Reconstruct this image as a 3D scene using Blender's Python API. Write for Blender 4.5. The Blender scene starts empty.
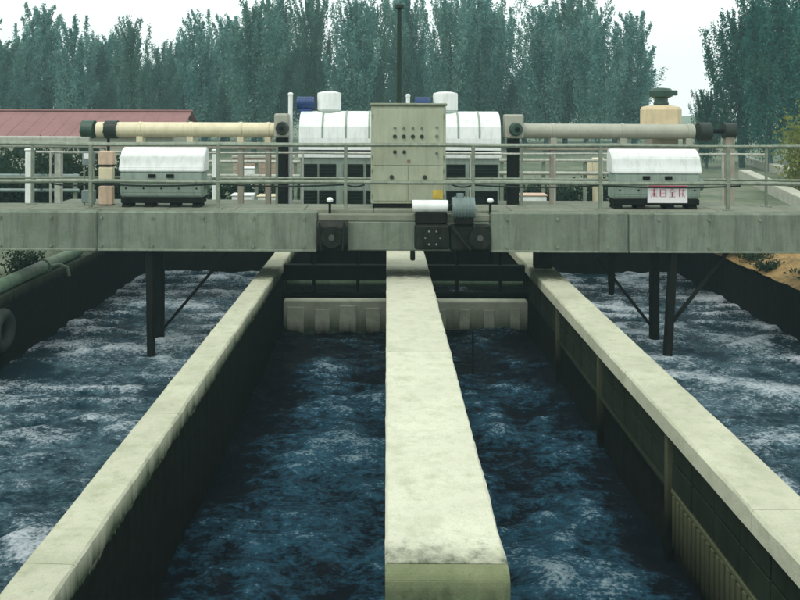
import bpy, bmesh, math, random
import numpy as np
from mathutils import Vector, Matrix, noise as mnoise

random.seed(7); rng = np.random.default_rng(7)
S = bpy.context.scene
COL = S.collection
R = math.radians

# ------------------------------------------------------------------ camera
F, CX, HY, HCAM = 820.0, 387.0, 113.0, 2.7      # focal px, vanishing point of the channels, eye height above wall tops
cam_d = bpy.data.cameras.new('camera'); cam = bpy.data.objects.new('camera', cam_d); COL.objects.link(cam)
cam.location = (0, 0, HCAM); cam.rotation_euler = (R(90), R(0.0), 0)
cam.rotation_euler = (Matrix.Rotation(R(90), 3, 'X') @ Matrix.Rotation(R(0.22), 3, 'Z')).to_euler()
cam_d.sensor_width = 36; cam_d.lens = 36 * F / 800
cam_d.shift_x = (400 - CX) / 800; cam_d.shift_y = -(300 - HY) / 800
cam_d.clip_start = 0.05; cam_d.clip_end = 3000
S.camera = cam

# ------------------------------------------------------------------ sky, sun, exposure
SUN_EL, SUN_AZ = R(58), R(215)                  # soft high sun from behind and to the left
W = bpy.data.worlds.new('World'); S.world = W; W.use_nodes = True
nt = W.node_tree; nt.nodes.clear()
sky = nt.nodes.new('ShaderNodeTexSky'); sky.sky_type = 'NISHITA'; sky.sun_disc = False
sky.sun_elevation = SUN_EL; sky.sun_rotation = SUN_AZ; sky.dust_density = 6
mx = nt.nodes.new('ShaderNodeMix'); mx.data_type = 'RGBA'; mx.inputs[0].default_value = 0.88   # closed white cloud over the sky
nt.links.new(sky.outputs[0], mx.inputs[6]); mx.inputs[7].default_value = (11.2, 12.0, 11.6, 1)
bg = nt.nodes.new('ShaderNodeBackground'); bg.inputs[1].default_value = 0.1
nt.links.new(mx.outputs[2], bg.inputs[0])
wo = nt.nodes.new('ShaderNodeOutputWorld'); nt.links.new(bg.outputs[0], wo.inputs[0])
sl = bpy.data.lights.new('sun', 'SUN'); sl.energy = 1.0; sl.angle = R(22); sl.color = (1, .96, .88)
sun = bpy.data.objects.new('sun', sl); COL.objects.link(sun)
d = Vector((math.sin(SUN_AZ) * math.cos(SUN_EL), math.cos(SUN_AZ) * math.cos(SUN_EL), math.sin(SUN_EL)))
sun.rotation_euler = d.to_track_quat('Z', 'Y').to_euler(); sun.location = (0, 0, 40)
S.view_settings.view_transform = 'Standard'; S.view_settings.look = 'None'
S.view_settings.exposure = 0.2; S.view_settings.gamma = 1.0
S.cycles.volume_bounces = 2

# ------------------------------------------------------------------ helpers
def px(u, v, Y):
    """pixel of the photograph -> point on the upright plane at distance Y"""
    return ((u - CX) * Y / F, Y, HCAM - (v - HY) * Y / F)

def newmat(name):
    m = bpy.data.materials.new(name); m.use_nodes = True
    return m, m.node_tree, m.node_tree.nodes['Principled BSDF']

def N(t, kind, **kw):
    n = t.nodes.new(kind)
    for k, v in kw.items(): setattr(n, k, v)
    return n

def noise_node(t, vec, scale, detail=4, rough=.6):
    n = N(t, 'ShaderNodeTexNoise'); n.inputs['Scale'].default_value = scale
    n.inputs['Detail'].default_value = detail; n.inputs['Roughness'].default_value = rough
    t.links.new(vec, n.inputs['Vector']); return n.outputs['Fac']

def ramp(t, fac, lo, hi, a=(0, 0, 0, 1), b=(1, 1, 1, 1)):
    r = N(t, 'ShaderNodeValToRGB'); t.links.new(fac, r.inputs[0])
    r.color_ramp.elements[0].position = lo; r.color_ramp.elements[0].color = a
    r.color_ramp.elements[1].position = hi; r.color_ramp.elements[1].color = b
    return r.outputs[0]

def mixc(t, fac, a, b, blend='MIX'):
    m = N(t, 'ShaderNodeMix', data_type='RGBA', blend_type=blend)
    for sock, val in ((m.inputs[0], fac), (m.inputs[6], a), (m.inputs[7], b)):
        if hasattr(val, 'is_linked'): t.links.new(val, sock)
        elif isinstance(val, (int, float)): sock.default_value = val
        else: sock.default_value = (*val[:3], 1)
    return m.outputs[2]

def mathn(t, op, a, b=0.0):
    m = N(t, 'ShaderNodeMath', operation=op)
    for s, val in ((m.inputs[0], a), (m.inputs[1], b)):
        if hasattr(val, 'is_linked'): t.links.new(val, s)
        else: s.default_value = val
    return m.outputs[0]

def worldpos(t):
    return N(t, 'ShaderNodeNewGeometry').outputs['Position']

def painted(name, col, rough=.5, metallic=0, var=.25, scale=6, dirt=None, dirtamt=.5, bump=.15, streak=True):
    """paint or metal with uneven tone, dirt in patches and vertical streaks"""
    m, t, b = newmat(name); p = worldpos(t)
    n1 = noise_node(t, p, scale, 5, .65)
    c = mixc(t, ramp(t, n1, .3, .7), [x * (1 - var) for x in col], [min(1, x * (1 + var)) for x in col])
    if dirt:
        mp = N(t, 'ShaderNodeMapping'); mp.inputs['Scale'].default_value = (7, 7, .9 if streak else 7)
        t.links.new(p, mp.inputs[0])
        n2 = noise_node(t, mp.outputs[0], 1.6, 6, .7)
        f = ramp(t, n2, .48, .72)
        c = mixc(t, mathn(t, 'MULTIPLY', f, dirtamt), c, dirt)
    t.links.new(c, b.inputs['Base Color'])
    b.inputs['Roughness'].default_value = rough; b.inputs['Metallic'].default_value = metallic
    if max(col) < .05: b.inputs['Specular IOR Level'].default_value = .15
    bp = N(t, 'ShaderNodeBump'); bp.inputs['Strength'].default_value = bump; bp.inputs['Distance'].default_value = .01
    t.links.new(noise_node(t, p, 60, 4, .7), bp.inputs['Height']); t.links.new(bp.outputs[0], b.inputs['Normal'])
    return m

def concrete(name, col, dark=(.003, .005, .0035), tide=None, soft=.05, moss_shade=None, var=.2, rough=.9, streak=0, cracks=.12, rust=0):
    """cast concrete; 'tide' = height below which it is black with wet algae; 'moss' = (y0, y1) mossy green strip, also used to paint in bridge shade"""
    m, t, b = newmat(name); p = worldpos(t)
    oi = N(t, 'ShaderNodeObjectInfo').outputs['Random']
    big = noise_node(t, p, 1.1, 5, .6); mid = noise_node(t, p, 7, 6, .7); fine = noise_node(t, p, 70, 4, .75)
    c = mixc(t, ramp(t, big, .32, .68), [x * (1 - var) for x in col], [min(1, x * (1 + var * .5)) for x in col])
    c = mixc(t, mathn(t, 'MULTIPLY', ramp(t, mid, .48, .72), .5), c, (col[0] * .52, col[1] * .58, col[2] * .45))
    c = mixc(t, mathn(t, 'MULTIPLY', ramp(t, fine, .35, .65), .35), c, [x * .62 for x in col])
    c = mixc(t, mathn(t, 'MULTIPLY', oi, .20), c, [x * .55 for x in col])
    st1 = noise_node(t, p, 2.6, 8, .72)                                     # old damp stains with ragged edges
    c = mixc(t, mathn(t, 'MULTIPLY', ramp(t, st1, .52, .64), .46), c, (col[0] * .55, col[1] * .60, col[2] * .50))
    vo = N(t, 'ShaderNodeTexVoronoi', feature='DISTANCE_TO_EDGE'); vo.inputs['Scale'].default_value = .9
    wv = N(t, 'ShaderNodeVectorMath', operation='ADD'); sc = N(t, 'ShaderNodeVectorMath', operation='SCALE'); sc.inputs[3].default_value = .35
    nz = N(t, 'ShaderNodeTexNoise'); nz.inputs['Scale'].default_value = 3; nz.inputs['Detail'].default_value = 6; t.links.new(p, nz.inputs['Vector'])
    t.links.new(nz.outputs['Color'], sc.inputs[0]); t.links.new(p, wv.inputs[0]); t.links.new(sc.outputs[0], wv.inputs[1]); t.links.new(wv.outputs[0], vo.inputs['Vector'])
    crack = mathn(t, 'MULTIPLY', ramp(t, vo.outputs['Distance'], .002, .009, (1, 1, 1, 1), (0, 0, 0, 1)), ramp(t, big, .5, .56))
    c = mixc(t, mathn(t, 'MULTIPLY', crack, cracks), c, [x * .22 for x in col])
    pits = ramp(t, noise_node(t, p, 38, 2, .5), .66, .72)
    c = mixc(t, mathn(t, 'MULTIPLY', pits, .45), c, [x * .4 for x in col])
    if streak:
        ms = N(t, 'ShaderNodeMapping'); ms.inputs['Scale'].default_value = (5, 5, .5); t.links.new(p, ms.inputs[0])
        c = mixc(t, mathn(t, 'MULTIPLY', ramp(t, noise_node(t, ms.outputs[0], 1.3, 6, .7), .46, .70), streak), c, [x * .33 for x in col])
    if rust:                                                               # brown runs below fixings, a few only
        mr = N(t, 'ShaderNodeMapping'); mr.inputs['Scale'].default_value = (3.2, 3.2, .35); mr.inputs['Location'].default_value = (3, 1, 7); t.links.new(p, mr.inputs[0])
        c = mixc(t, mathn(t, 'MULTIPLY', ramp(t, noise_node(t, mr.outputs[0], 1.5, 7, .75), .60, .72), rust), c, (.16, .10, .05))
    sp = N(t, 'ShaderNodeSeparateXYZ'); t.links.new(p, sp.inputs[0])
    if moss_shade:
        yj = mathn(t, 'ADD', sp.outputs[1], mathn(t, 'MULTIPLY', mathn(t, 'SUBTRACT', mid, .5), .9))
        inside = mathn(t, 'MULTIPLY', ramp(t, mathn(t, 'SUBTRACT', yj, moss_shade[0] - .15), 0, .3), ramp(t, mathn(t, 'SUBTRACT', moss_shade[1] + .15, yj), 0, .3))
        c = mixc(t, mathn(t, 'MULTIPLY', inside, .85), c, (.035, .055, .03))  # mossy green strip; under the bridge it also stands in for shade
    if tide is not None:
        mp = N(t, 'ShaderNodeMapping'); mp.inputs['Scale'].default_value = (9, 9, 1.5); t.links.new(p, mp.inputs[0])
        drip = noise_node(t, mp.outputs[0], .8, 5, .7)
        zj = mathn(t, 'ADD', sp.outputs[2], mathn(t, 'MULTIPLY', mathn(t, 'SUBTRACT', drip, .5), .22))
        f = ramp(t, mathn(t, 'ADD', mathn(t, 'MULTIPLY', mathn(t, 'SUBTRACT', tide, zj), 1 / (2 * soft)), .5), 0, 1)
        dk = mixc(t, ramp(t, mid, .4, .7), dark, [x * 2.6 for x in dark])
        c = mixc(t, f, c, dk)
    t.links.new(c, b.inputs['Base Color']); b.inputs['Roughness'].default_value = rough; b.inputs['Specular IOR Level'].default_value = .12
    bp = N(t, 'ShaderNodeBump'); bp.inputs['Strength'].default_value = .55; bp.inputs['Distance'].default_value = .012
    hsum = mathn(t, 'ADD', fine, mathn(t, 'MULTIPLY', mid, 1.5))
    t.links.new(hsum, bp.inputs['Height']); t.links.new(bp.outputs[0], b.inputs['Normal'])
    return m

def foliage(name, c1, c2, scale=.5):
    m, t, b = newmat(name); p = worldpos(t)
    c = mixc(t, ramp(t, noise_node(t, p, scale, 3, .6), .35, .65), c1, c2)
    rnd = N(t, 'ShaderNodeObjectInfo').outputs['Random']
    c = mixc(t, mathn(t, 'MULTIPLY', rnd, .7), c, [c1[0] * 1.1, c1[1] * .75, c1[2] * .55])
    t.links.new(c, b.inputs['Base Color']); b.inputs['Roughness'].default_value = .7; b.inputs['Specular IOR Level'].default_value = .15
    tr = N(t, 'ShaderNodeBsdfTranslucent'); t.links.new(c, tr.inputs[0])
    ms = N(t, 'ShaderNodeMixShader'); ms.inputs[0].default_value = .42
    out = t.nodes['Material Output']
    t.links.new(b.outputs[0], ms.inputs[1]); t.links.new(tr.outputs[0], ms.inputs[2]); t.links.new(ms.outputs[0], out.inputs[0])
    return m

class MB:
    """collects shapes into one mesh"""
    def __init__(s): s.bm = bmesh.new()
    def box(s, x0, x1, y0, y1, z0, z1, bev=.01, rot=None, seg=1):
        b = bmesh.new(); bmesh.ops.create_cube(b, size=1)
        sz = (x1 - x0, y1 - y0, z1 - z0); c = Vector(((x0 + x1) / 2, (y0 + y1) / 2, (z0 + z1) / 2))
        for v in b.verts: v.co = Vector([v.co[i] * sz[i] for i in range(3)])
        if bev: bmesh.ops.bevel(b, geom=b.edges[:], offset=min(bev, min(sz) * .45), segments=seg, affect='EDGES', profile=.5)
        for v in b.verts: v.co = (rot @ v.co if rot else v.co) + c
        s._join(b); return s
    def _join(s, b):
        me = bpy.data.meshes.new('tmp'); b.to_mesh(me); b.free(); s.bm.from_mesh(me); bpy.data.meshes.remove(me)
    def cyl(s, a, b_, r, r2=None, seg=14):
        a, b_ = Vector(a), Vector(b_); r2 = r if r2 is None else r2
        b = bmesh.new(); L = (b_ - a).length
        bmesh.ops.create_cone(b, cap_ends=True, segments=seg, radius1=r, radius2=r2, depth=L)
        q = (b_ - a).to_track_quat('Z', 'Y').to_matrix().to_4x4()
        bmesh.ops.transform(b, matrix=Matrix.Translation((a + b_) / 2) @ q, verts=b.verts)
        s._join(b); return s
    def bar(s, a, b_, w, h=None):
        a, b_ = Vector(a), Vector(b_); h = h or w; L = (b_ - a).length
        b = bmesh.new(); bmesh.ops.create_cube(b, size=1)
        for v in b.verts: v.co = Vector((v.co.x * w, v.co.y * h, v.co.z * L))
        bmesh.ops.bevel(b, geom=b.edges[:], offset=min(w, h) * .12, segments=1, affect='EDGES')
        q = (b_ - a).to_track_quat('Z', 'Y').to_matrix().to_4x4()
        bmesh.ops.transform(b, matrix=Matrix.Translation((a + b_) / 2) @ q, verts=b.verts)
        s._join(b); return s
    def prof_x(s, x0, x1, pts, bev=.012):
        """profile of (y, z) points swept along x"""
        b = bmesh.new()
        A = [b.verts.new((x0, y, z)) for y, z in pts]; B = [b.verts.new((x1, y, z)) for y, z in pts]
        b.faces.new(A); b.faces.new(B[::-1]); n = len(pts)
        for i in range(n): b.faces.new((A[i], B[i], B[(i + 1) % n], A[(i + 1) % n]))
        bmesh.ops.recalc_face_normals(b, faces=b.faces)
        if bev: bmesh.ops.bevel(b, geom=b.edges[:], offset=bev, segments=2, affect='EDGES', clamp_overlap=True)
        s._join(b); return s
    def lathe(s, c, pts, seg=18):
        """(radius, z) profile turned round a vertical axis at c"""
        b = bmesh.new(); rings = []
        for r, z in pts:
            rings.append([b.verts.new((c[0] + r * math.cos(2 * math.pi * k / seg), c[1] + r * math.sin(2 * math.pi * k / seg), c[2] + z)) for k in range(seg)])
        for i in range(len(rings) - 1):
            for k in range(seg): b.faces.new((rings[i][k], rings[i][(k + 1) % seg], rings[i + 1][(k + 1) % seg], rings[i + 1][k]))
        b.faces.new(rings[0][::-1]); b.faces.new(rings[-1]); s._join(b); return s
    def tube(s, pts, r, seg=10):
        b = bmesh.new(); P = [Vector(p) for p in pts]; rings = []
        rr = r if hasattr(r, '__len__') else [r] * len(P)
        for i, p in enumerate(P):
            t = (P[min(i + 1, len(P) - 1)] - P[max(i - 1, 0)]).normalized()
            up = Vector((0, 0, 1)) if abs(t.z) < .95 else Vector((1, 0, 0))
            a = t.cross(up).normalized(); c = a.cross(t)
            rings.append([b.verts.new(p + rr[i] * (math.cos(2 * math.pi * k / seg) * a + math.sin(2 * math.pi * k / seg) * c)) for k in range(seg)])
        for i in range(len(rings) - 1):
            for k in range(seg): b.faces.new((rings[i][k], rings[i][(k + 1) % seg], rings[i + 1][(k + 1) % seg], rings[i + 1][k]))
        b.faces.new(rings[0][::-1]); b.faces.new(rings[-1]); s._join(b); return s
    def build(s, name, mat, parent=None, smooth=False):
        me = bpy.data.meshes.new(name); bmesh.ops.recalc_face_normals(s.bm, faces=s.bm.faces)
        s.bm.to_mesh(me); s.bm.free()
        o = bpy.data.objects.new(name, me); COL.objects.link(o); me.materials.append(mat)
        if smooth:
            me.polygons.foreach_set('use_smooth', [True] * len(me.polygons))
            try:
                me.set_sharp_from_angle(angle=R(35))
            except Exception: pass
        if parent:
            o.parent = parent; o.matrix_parent_inverse = Matrix.Translation(-parent.location) if parent.parent is None else Matrix()
        return o

def fixpar(o, parent):
    o.parent = parent; bpy.context.view_layer.update(); o.matrix_parent_inverse = parent.matrix_world.inverted()

def thing(name, label, cat, loc=(0, 0, 0), group=None):
    o = bpy.data.objects.new(name, None); COL.objects.link(o); o.location = loc; o.empty_display_size = .2
    return tag(o, label, cat, group)

def tag(o, label, cat, group=None):
    o['label'] = label; o['category'] = cat
    if group: o['group'] = group
    return o

def struct(o): o['kind'] = 'structure'; return o

# ------------------------------------------------------------------ materials
M = {}
PALE = (.565, .575, .44)
M['wall'] = concrete('wall_concrete', PALE, tide=-.19, moss_shade=(13.3, 14.3))  # strip below the bridge has its shadow painted into the mossy tint
M['coping_green'] = concrete('algae_edged_concrete', PALE, tide=-.085, soft=.075, dark=(.022, .036, .020), moss_shade=(13.3, 14.3))
M['coping'] = concrete('coping_concrete', PALE, tide=-.24, moss_shade=(13.3, 14.3))
M['centre'] = concrete('centre_concrete', (.66, .67, .53), tide=-.5, moss_shade=(13.5, 14.1), var=.12)  # narrower strip: bridge shade painted in with the mossy green
M['centre_front'] = concrete('centre_front_concrete', (.66, .67, .53), tide=-.5, moss_shade=(4.6, 5.02), var=.12)
M['pilaster'] = concrete('pilaster_concrete', (.085, .095, .055), tide=-.75, soft=.25)
M['block'] = concrete('algae_block_concrete', (.022, .032, .020), var=.5, streak=.6)
M['rib'] = concrete('rib_concrete', (.105, .115, .065), tide=-.95, soft=.22)
M['outer'] = concrete('outer_concrete', (.10, .13, .09), dark=(.003, .005, .004), tide=-.20, soft=.12)
M['weir'] = concrete('weir_concrete', (.70, .72, .57), tide=-1.22, soft=.12)
M['sill'] = concrete('stained_sill_concrete', (.70, .72, .57), tide=-1.06, soft=.2, dark=(.05, .07, .045))
M['girder'] = concrete('girder_concrete', (.24, .285, .225), var=.22, streak=.7, cracks=.0, rust=.35)
M['deck'] = concrete('deck_concrete', (.26, .28, .22))
M['galv'] = painted('galvanised_rail', (.22, .26, .20), .55, .3, .25, 9, (.07, .09, .06), .6)
M['galv_far'] = painted('pale_rail', (.40, .42, .36), .55, .2, .2, 9, (.12, .13, .1), .6)
M['dark_steel'] = painted('dark_steel', (.006, .009, .008), .75, 0, .4, 8, (.018, .013, .008), .5)
M['white_paint'] = painted('white_enamel', (.80, .84, .82), .42, 0, .06, 3, (.42, .45, .38), .45)
M['hood_grey'] = painted('grey_enamel', (.26, .33, .28), .5, 0, .12, 4, (.10, .12, .09), .6)
M['cabinet'] = painted('cabinet_paint', (.38, .41, .30), .5, 0, .10, 3, (.22, .22, .13), .55)
M['cabinet_lid'] = painted('cabinet_lid_paint', (.22, .25, .17), .55, 0, .15, 4, (.1, .1, .06), .5)
M['gear'] = painted('oily_gear_case', (.010, .015, .012), .45, 0, .5, 7, (.05, .035, .02), .6)
M['hubsteel'] = painted('greasy_hub', (.05, .06, .05), .5)
M['knob'] = painted('black_plastic', (.03, .04, .035), .4)
M['knob_green'] = painted('green_plastic', (.10, .16, .11), .4)
M['knob_brown'] = painted('brown_plastic', (.22, .14, .07), .5)
M['yellow'] = painted('yellow_sticker', (.62, .45, .06), .5)
M['blue'] = painted('blue_motor_paint', (.008, .045, .17), .45, 0, .2)
M['green_motor'] = painted('green_motor_paint', (.02, .06, .04), .5, 0, .25)
M['cream'] = painted('cream_paint', (.70, .64, .44), .55, 0, .08, 3, (.42, .36, .22), .5)
M['cream_grey'] = painted('weathered_cream_paint', (.37, .38, .31), .55, 0, .1, 3, (.28, .27, .2), .5)
M['housing'] = painted('housing_cream', (.66, .54, .34), .55, 0, .1, 3, (.36, .3, .18), .5)
M['pinkgrey'] = painted('primer_beam', (.30, .28, .22), .6, 0, .15, 3, (.2, .12, .09), .5)
M['louvre'] = painted('louvre_steel', (.010, .018, .014), .6, 0)
M['grey_motor'] = painted('blue_grey_motor', (.16, .22, .21), .5, .1, .2)
M['white_sign'] = painted('white_sign', (.82, .80, .82), .4, 0, .03)
M['red_sign'] = painted('red_lettering', (.48, .05, .10), .5)
M['rust_pink'] = painted('pinkish_box_paint', (.62, .46, .34), .6, 0, .12, 8, (.3, .2, .12), .5)
M['rubber'] = painted('old_rubber', (.03, .04, .035), .75, 0, .3)
M['green_pipe'] = painted('green_pipe_paint', (.13, .20, .13), .5, 0, .25, 5, (.03, .05, .03), .7)
M['lamp_green'] = painted('dark_green_pole', (.018, .036, .026), .5, 0, .2)
M['roof_red'] = painted('faded_red_roof', (.25, .12, .115), .85, 0, .16, 1.2, (.19, .10, .10), .6)
M['shed_wall'] = painted('shed_render', (.42, .42, .34), .85, 0, .12, 2, (.2, .2, .16), .5)
M['brick'] = painted('pinkish_brick', (.38, .28, .21), .85, 0, .2, 9)
M['bark'] = painted('bark', (.05, .085, .075), .9, 0, .3, 4)
M['low_wall'] = concrete('kerb_concrete', (.52, .52, .44))
M['poplar'] = foliage('poplar_leaf', (.085, .250, .245), (.230, .410, .365), .55)
M['dark_leaf'] = foliage('dark_leaf', (.022, .125, .120), (.070, .215, .165), .7)
M['shrub'] = foliage('shrub_leaf', (.016, .045, .028), (.04, .085, .045), 1.6)
M['yellow_leaf'] = foliage('yellow_leaf', (.16, .20, .04), (.22, .25, .06), 1.2)

def ground_mat():
    m, t, b = newmat('ground_soil_grass'); p = worldpos(t)
    big = noise_node(t, p, .22, 5, .6); mid = noise_node(t, p, 2.2, 6, .7); fine = noise_node(t, p, 30, 4, .7)
    c = mixc(t, ramp(t, big, .40, .62), (.09, .135, .07), (.22, .245, .17))
    c = mixc(t, mathn(t, 'MULTIPLY', ramp(t, mid, .45, .7), .6), c, (.05, .075, .035))
    c = mixc(t, mathn(t, 'MULTIPLY', ramp(t, fine, .4, .7), .4), c, (.03, .045, .02))
    t.links.new(c, b.inputs['Base Color']); b.inputs['Roughness'].default_value = .95
    bp = N(t, 'ShaderNodeBump'); bp.inputs['Strength'].default_value = .8; bp.inputs['Distance'].default_value = .05
    t.links.new(mathn(t, 'ADD', mid, fine), bp.inputs['Height']); t.links.new(bp.outputs[0], b.inputs['Normal'])
    return m
M['ground'] = ground_mat()
M['ochre'] = painted('ochre_soil', (.32, .21, .08), .95, 0, .4, 3, (.06, .06, .03), 1.0, .9, False)

def water_mat(name, deep, shallow, foamcol, thr):
    m, t, b = newmat(name); p = worldpos(t)
    at = N(t, 'ShaderNodeAttribute', attribute_name='foam_and_reflection').outputs['Fac']
    ae = N(t, 'ShaderNodeAttribute', attribute_name='air').outputs['Fac']
    mp = N(t, 'ShaderNodeMapping'); mp.inputs['Scale'].default_value = (1, 1.5, 1); t.links.new(p, mp.inputs[0])
    n1 = noise_node(t, mp.outputs[0], 4.6, 8, .75); n2 = noise_node(t, mp.outputs[0], 17, 6, .75)
    a = mathn(t, 'ADD', ae, mathn(t, 'MULTIPLY', mathn(t, 'SUBTRACT', n1, .5), 2.2))
    a = mathn(t, 'ADD', a, mathn(t, 'MULTIPLY', mathn(t, 'SUBTRACT', n2, .5), 1.6))
    c = mixc(t, ramp(t, a, .22, .80), deep, shallow)              # air bubbles make it paler
    f = mathn(t, 'ADD', at, mathn(t, 'MULTIPLY', mathn(t, 'SUBTRACT', n2, .5), 1.6))
    f = mathn(t, 'ADD', f, mathn(t, 'MULTIPLY', mathn(t, 'SUBTRACT', n1, .5), 1.1))
    vb = N(t, 'ShaderNodeTexVoronoi'); vb.inputs['Scale'].default_value = 26; t.links.new(p, vb.inputs['Vector'])     # froth of bubbles
    f = mathn(t, 'ADD', f, mathn(t, 'MULTIPLY', mathn(t, 'SUBTRACT', .42, vb.outputs['Distance']), .32))
    f = ramp(t, f, thr, thr + .5)
    c = mixc(t, f, c, foamcol)
    t.links.new(c, b.inputs['Base Color'])
    t.links.new(ramp(t, f, 0, 1, (.14, .14, .14, 1), (.8, .8, .8, 1)), b.inputs['Roughness'])
    b.inputs['IOR'].default_value = 1.33
    bp = N(t, 'ShaderNodeBump'); bp.inputs['Strength'].default_value = 1; bp.inputs['Distance'].default_value = .07
    t.links.new(mathn(t, 'ADD', mathn(t, 'MULTIPLY', n2, .7), n1), bp.inputs['Height']); t.links.new(bp.outputs[0], b.inputs['Normal'])
    return m
M['water_in'] = water_mat('channel_water', (.001, .006, .014), (.034, .128, .200), (.48, .62, .68), .30)
M['water_out'] = water_mat('rapid_water', (.006, .036, .054), (.115, .215, .265), (.74, .82, .88), .27)

# ------------------------------------------------------------------ ground and water
TX0, TX1, TY0, TY1 = -6.35, 7.65, -2.0, 21.0
ZW = -1.3
GZ = -.35
def ground():
    bm = bmesh.new(); E = 1500
    xs = [-E, -60, -25, TX0, TX1, 25, 60, E]; ys = [-E, -40, TY0, TY1, 40, 70, 140, E]
    V = {(i, j): bm.verts.new((x, y, GZ)) for i, x in enumerate(xs) for j, y in enumerate(ys)}
    for i in range(len(xs) - 1):
        for j in range(len(ys) - 1):
            if xs[i] == TX0 and ys[j] == TY0: continue
            bm.faces.new((V[i, j], V[i + 1, j], V[i + 1, j + 1], V[i, j + 1]))
    me = bpy.data.meshes.new('ground'); bm.to_mesh(me); bm.free()
    o = bpy.data.objects.new('ground', me); COL.objects.link(o); me.materials.append(M['ground']); struct(o)
ground()

def water(name, x0, x1, y0, y1, mat, outer):
    st = .055
    nx, ny = int((x1 - x0) / st) + 1, int((y1 - y0) / st) + 1
    xs = np.linspace(x0, x1, nx); ys = np.linspace(y0, y1, ny)
    co = np.empty((ny, nx, 3)); foam_and_reflection = np.empty((ny, nx)); air = np.empty((ny, nx))  # in the inner channels air also carries painted-in wall and bridge reflections
    for j, y in enumerate(ys):
        for i, x in enumerate(xs):
            n1 = mnoise.fractal(Vector((x * .9, y * .9, 3.1)), 1.0, 2.0, 4)
            n2 = mnoise.noise(Vector((x * 3.2, y * 4.5, 8)))
            if outer:
                w = mnoise.noise(Vector((x * .35, y * .5, 1.7)))
                ph = 2 * math.pi * (y / .9 + .9 * w + .2 * math.sin(x * 1.3 + y * .4) + .55 * n1 + .10 * n2)
                a = .42 + .95 * mnoise.noise(Vector((x * .8 + 9, y * .9, 5)))
                a = max(a, .1); cr = (math.sin(ph) * .5 + .5) ** 1.6
                h = .065 * min(a, .9) * cr + .05 * n1 + .035 * n2 + .02 * mnoise.noise(Vector((x * 8, y * 9, 2)))
                foam_and_reflection[j, i] = .07 + .54 * a * cr + .42 * n1 + .22 * n2 + .16 * max(0, (y - 9) / 8)
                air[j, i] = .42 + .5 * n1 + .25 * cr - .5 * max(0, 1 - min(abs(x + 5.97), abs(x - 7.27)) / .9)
            else:
                h = .09 * n1 + .045 * n2 + .03 * abs(mnoise.noise(Vector((x * 6, y * 6, 1))))
                big = mnoise.noise(Vector((x * .9, y * .55, 14)))
                foam_and_reflection[j, i] = .05 + .50 * n1 + .28 * big + .32 * n2
                dw = min(abs(x + 1.89), abs(x - 2.6)); fall = max(0, 1 - dw / (.75 if x < 0 else .55))      # dark wall reflection painted in: less foam and air along the outer faces
                foam_and_reflection[j, i] -= .35 * fall; air[j, i] = .50 + .5 * n1 + .22 * big + .25 * n2 - .50 * fall - .22 * max(0, (y - 10) / 4)  # air also drops toward the bridge, painting in its dark reflection
            co[j, i] = (x, y, ZW + h)
    idx = np.arange(nx * ny).reshape(ny, nx)
    q = np.stack([idx[:-1, :-1], idx[:-1, 1:], idx[1:, 1:], idx[1:, :-1]], -1).reshape(-1, 4)
    me = bpy.data.meshes.new(name); me.from_pydata(co.reshape(-1, 3).tolist(), [], q.tolist())
    at = me.attributes.new('foam_and_reflection', 'FLOAT', 'POINT'); at.data.foreach_set('value', foam_and_reflection.reshape(-1).astype(np.float32))
    at = me.attributes.new('air', 'FLOAT', 'POINT'); at.data.foreach_set('value', air.reshape(-1).astype(np.float32))
    me.polygons.foreach_set('use_smooth', [True] * len(me.polygons)); me.materials.append(mat)
    o = bpy.data.objects.new(name, me); COL.objects.link(o); struct(o)
water('water', -5.99, -2.1, 1, 20.7, M['water_out'], True)
water('water', 2.93, 7.29, 1, 20.7, M['water_out'], True)
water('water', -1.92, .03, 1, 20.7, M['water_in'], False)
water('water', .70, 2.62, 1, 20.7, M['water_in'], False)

# ochre soil bank on the right side of the tank
def bank():
    bm = bmesh.new(); nx, ny = 40, 60; g = {}
    for i in range(nx + 1):
        for j in range(ny + 1):
            x = 7.22 + 3.4 * i / nx; y = 8 + 14 * j / ny
            e = min(i / 8, (nx - i) / 12, j / 8, (ny - j) / 8, 1)
            h = mnoise.fractal(Vector((x * 1.3, y * 1.1, 2)), 1, 2, 5)
            z = -.37 + max(0, e) * (.24 + .16 * h) + .03 * mnoise.noise(Vector((x * 7, y * 7, 0)))
            g[i, j] = bm.verts.new((x, y, z))
    for i in range(nx):
        for j in range(ny): bm.faces.new((g[i, j], g[i + 1, j], g[i + 1, j + 1], g[i, j + 1]))
    me = bpy.data.meshes.new('soil_bank'); bm.to_mesh(me); bm.free()
    me.polygons.foreach_set('use_smooth', [True] * len(me.polygons)); me.materials.append(M['ochre'])
    o = bpy.data.objects.new('soil_bank', me); COL.objects.link(o); struct(o)
bank()

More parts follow.
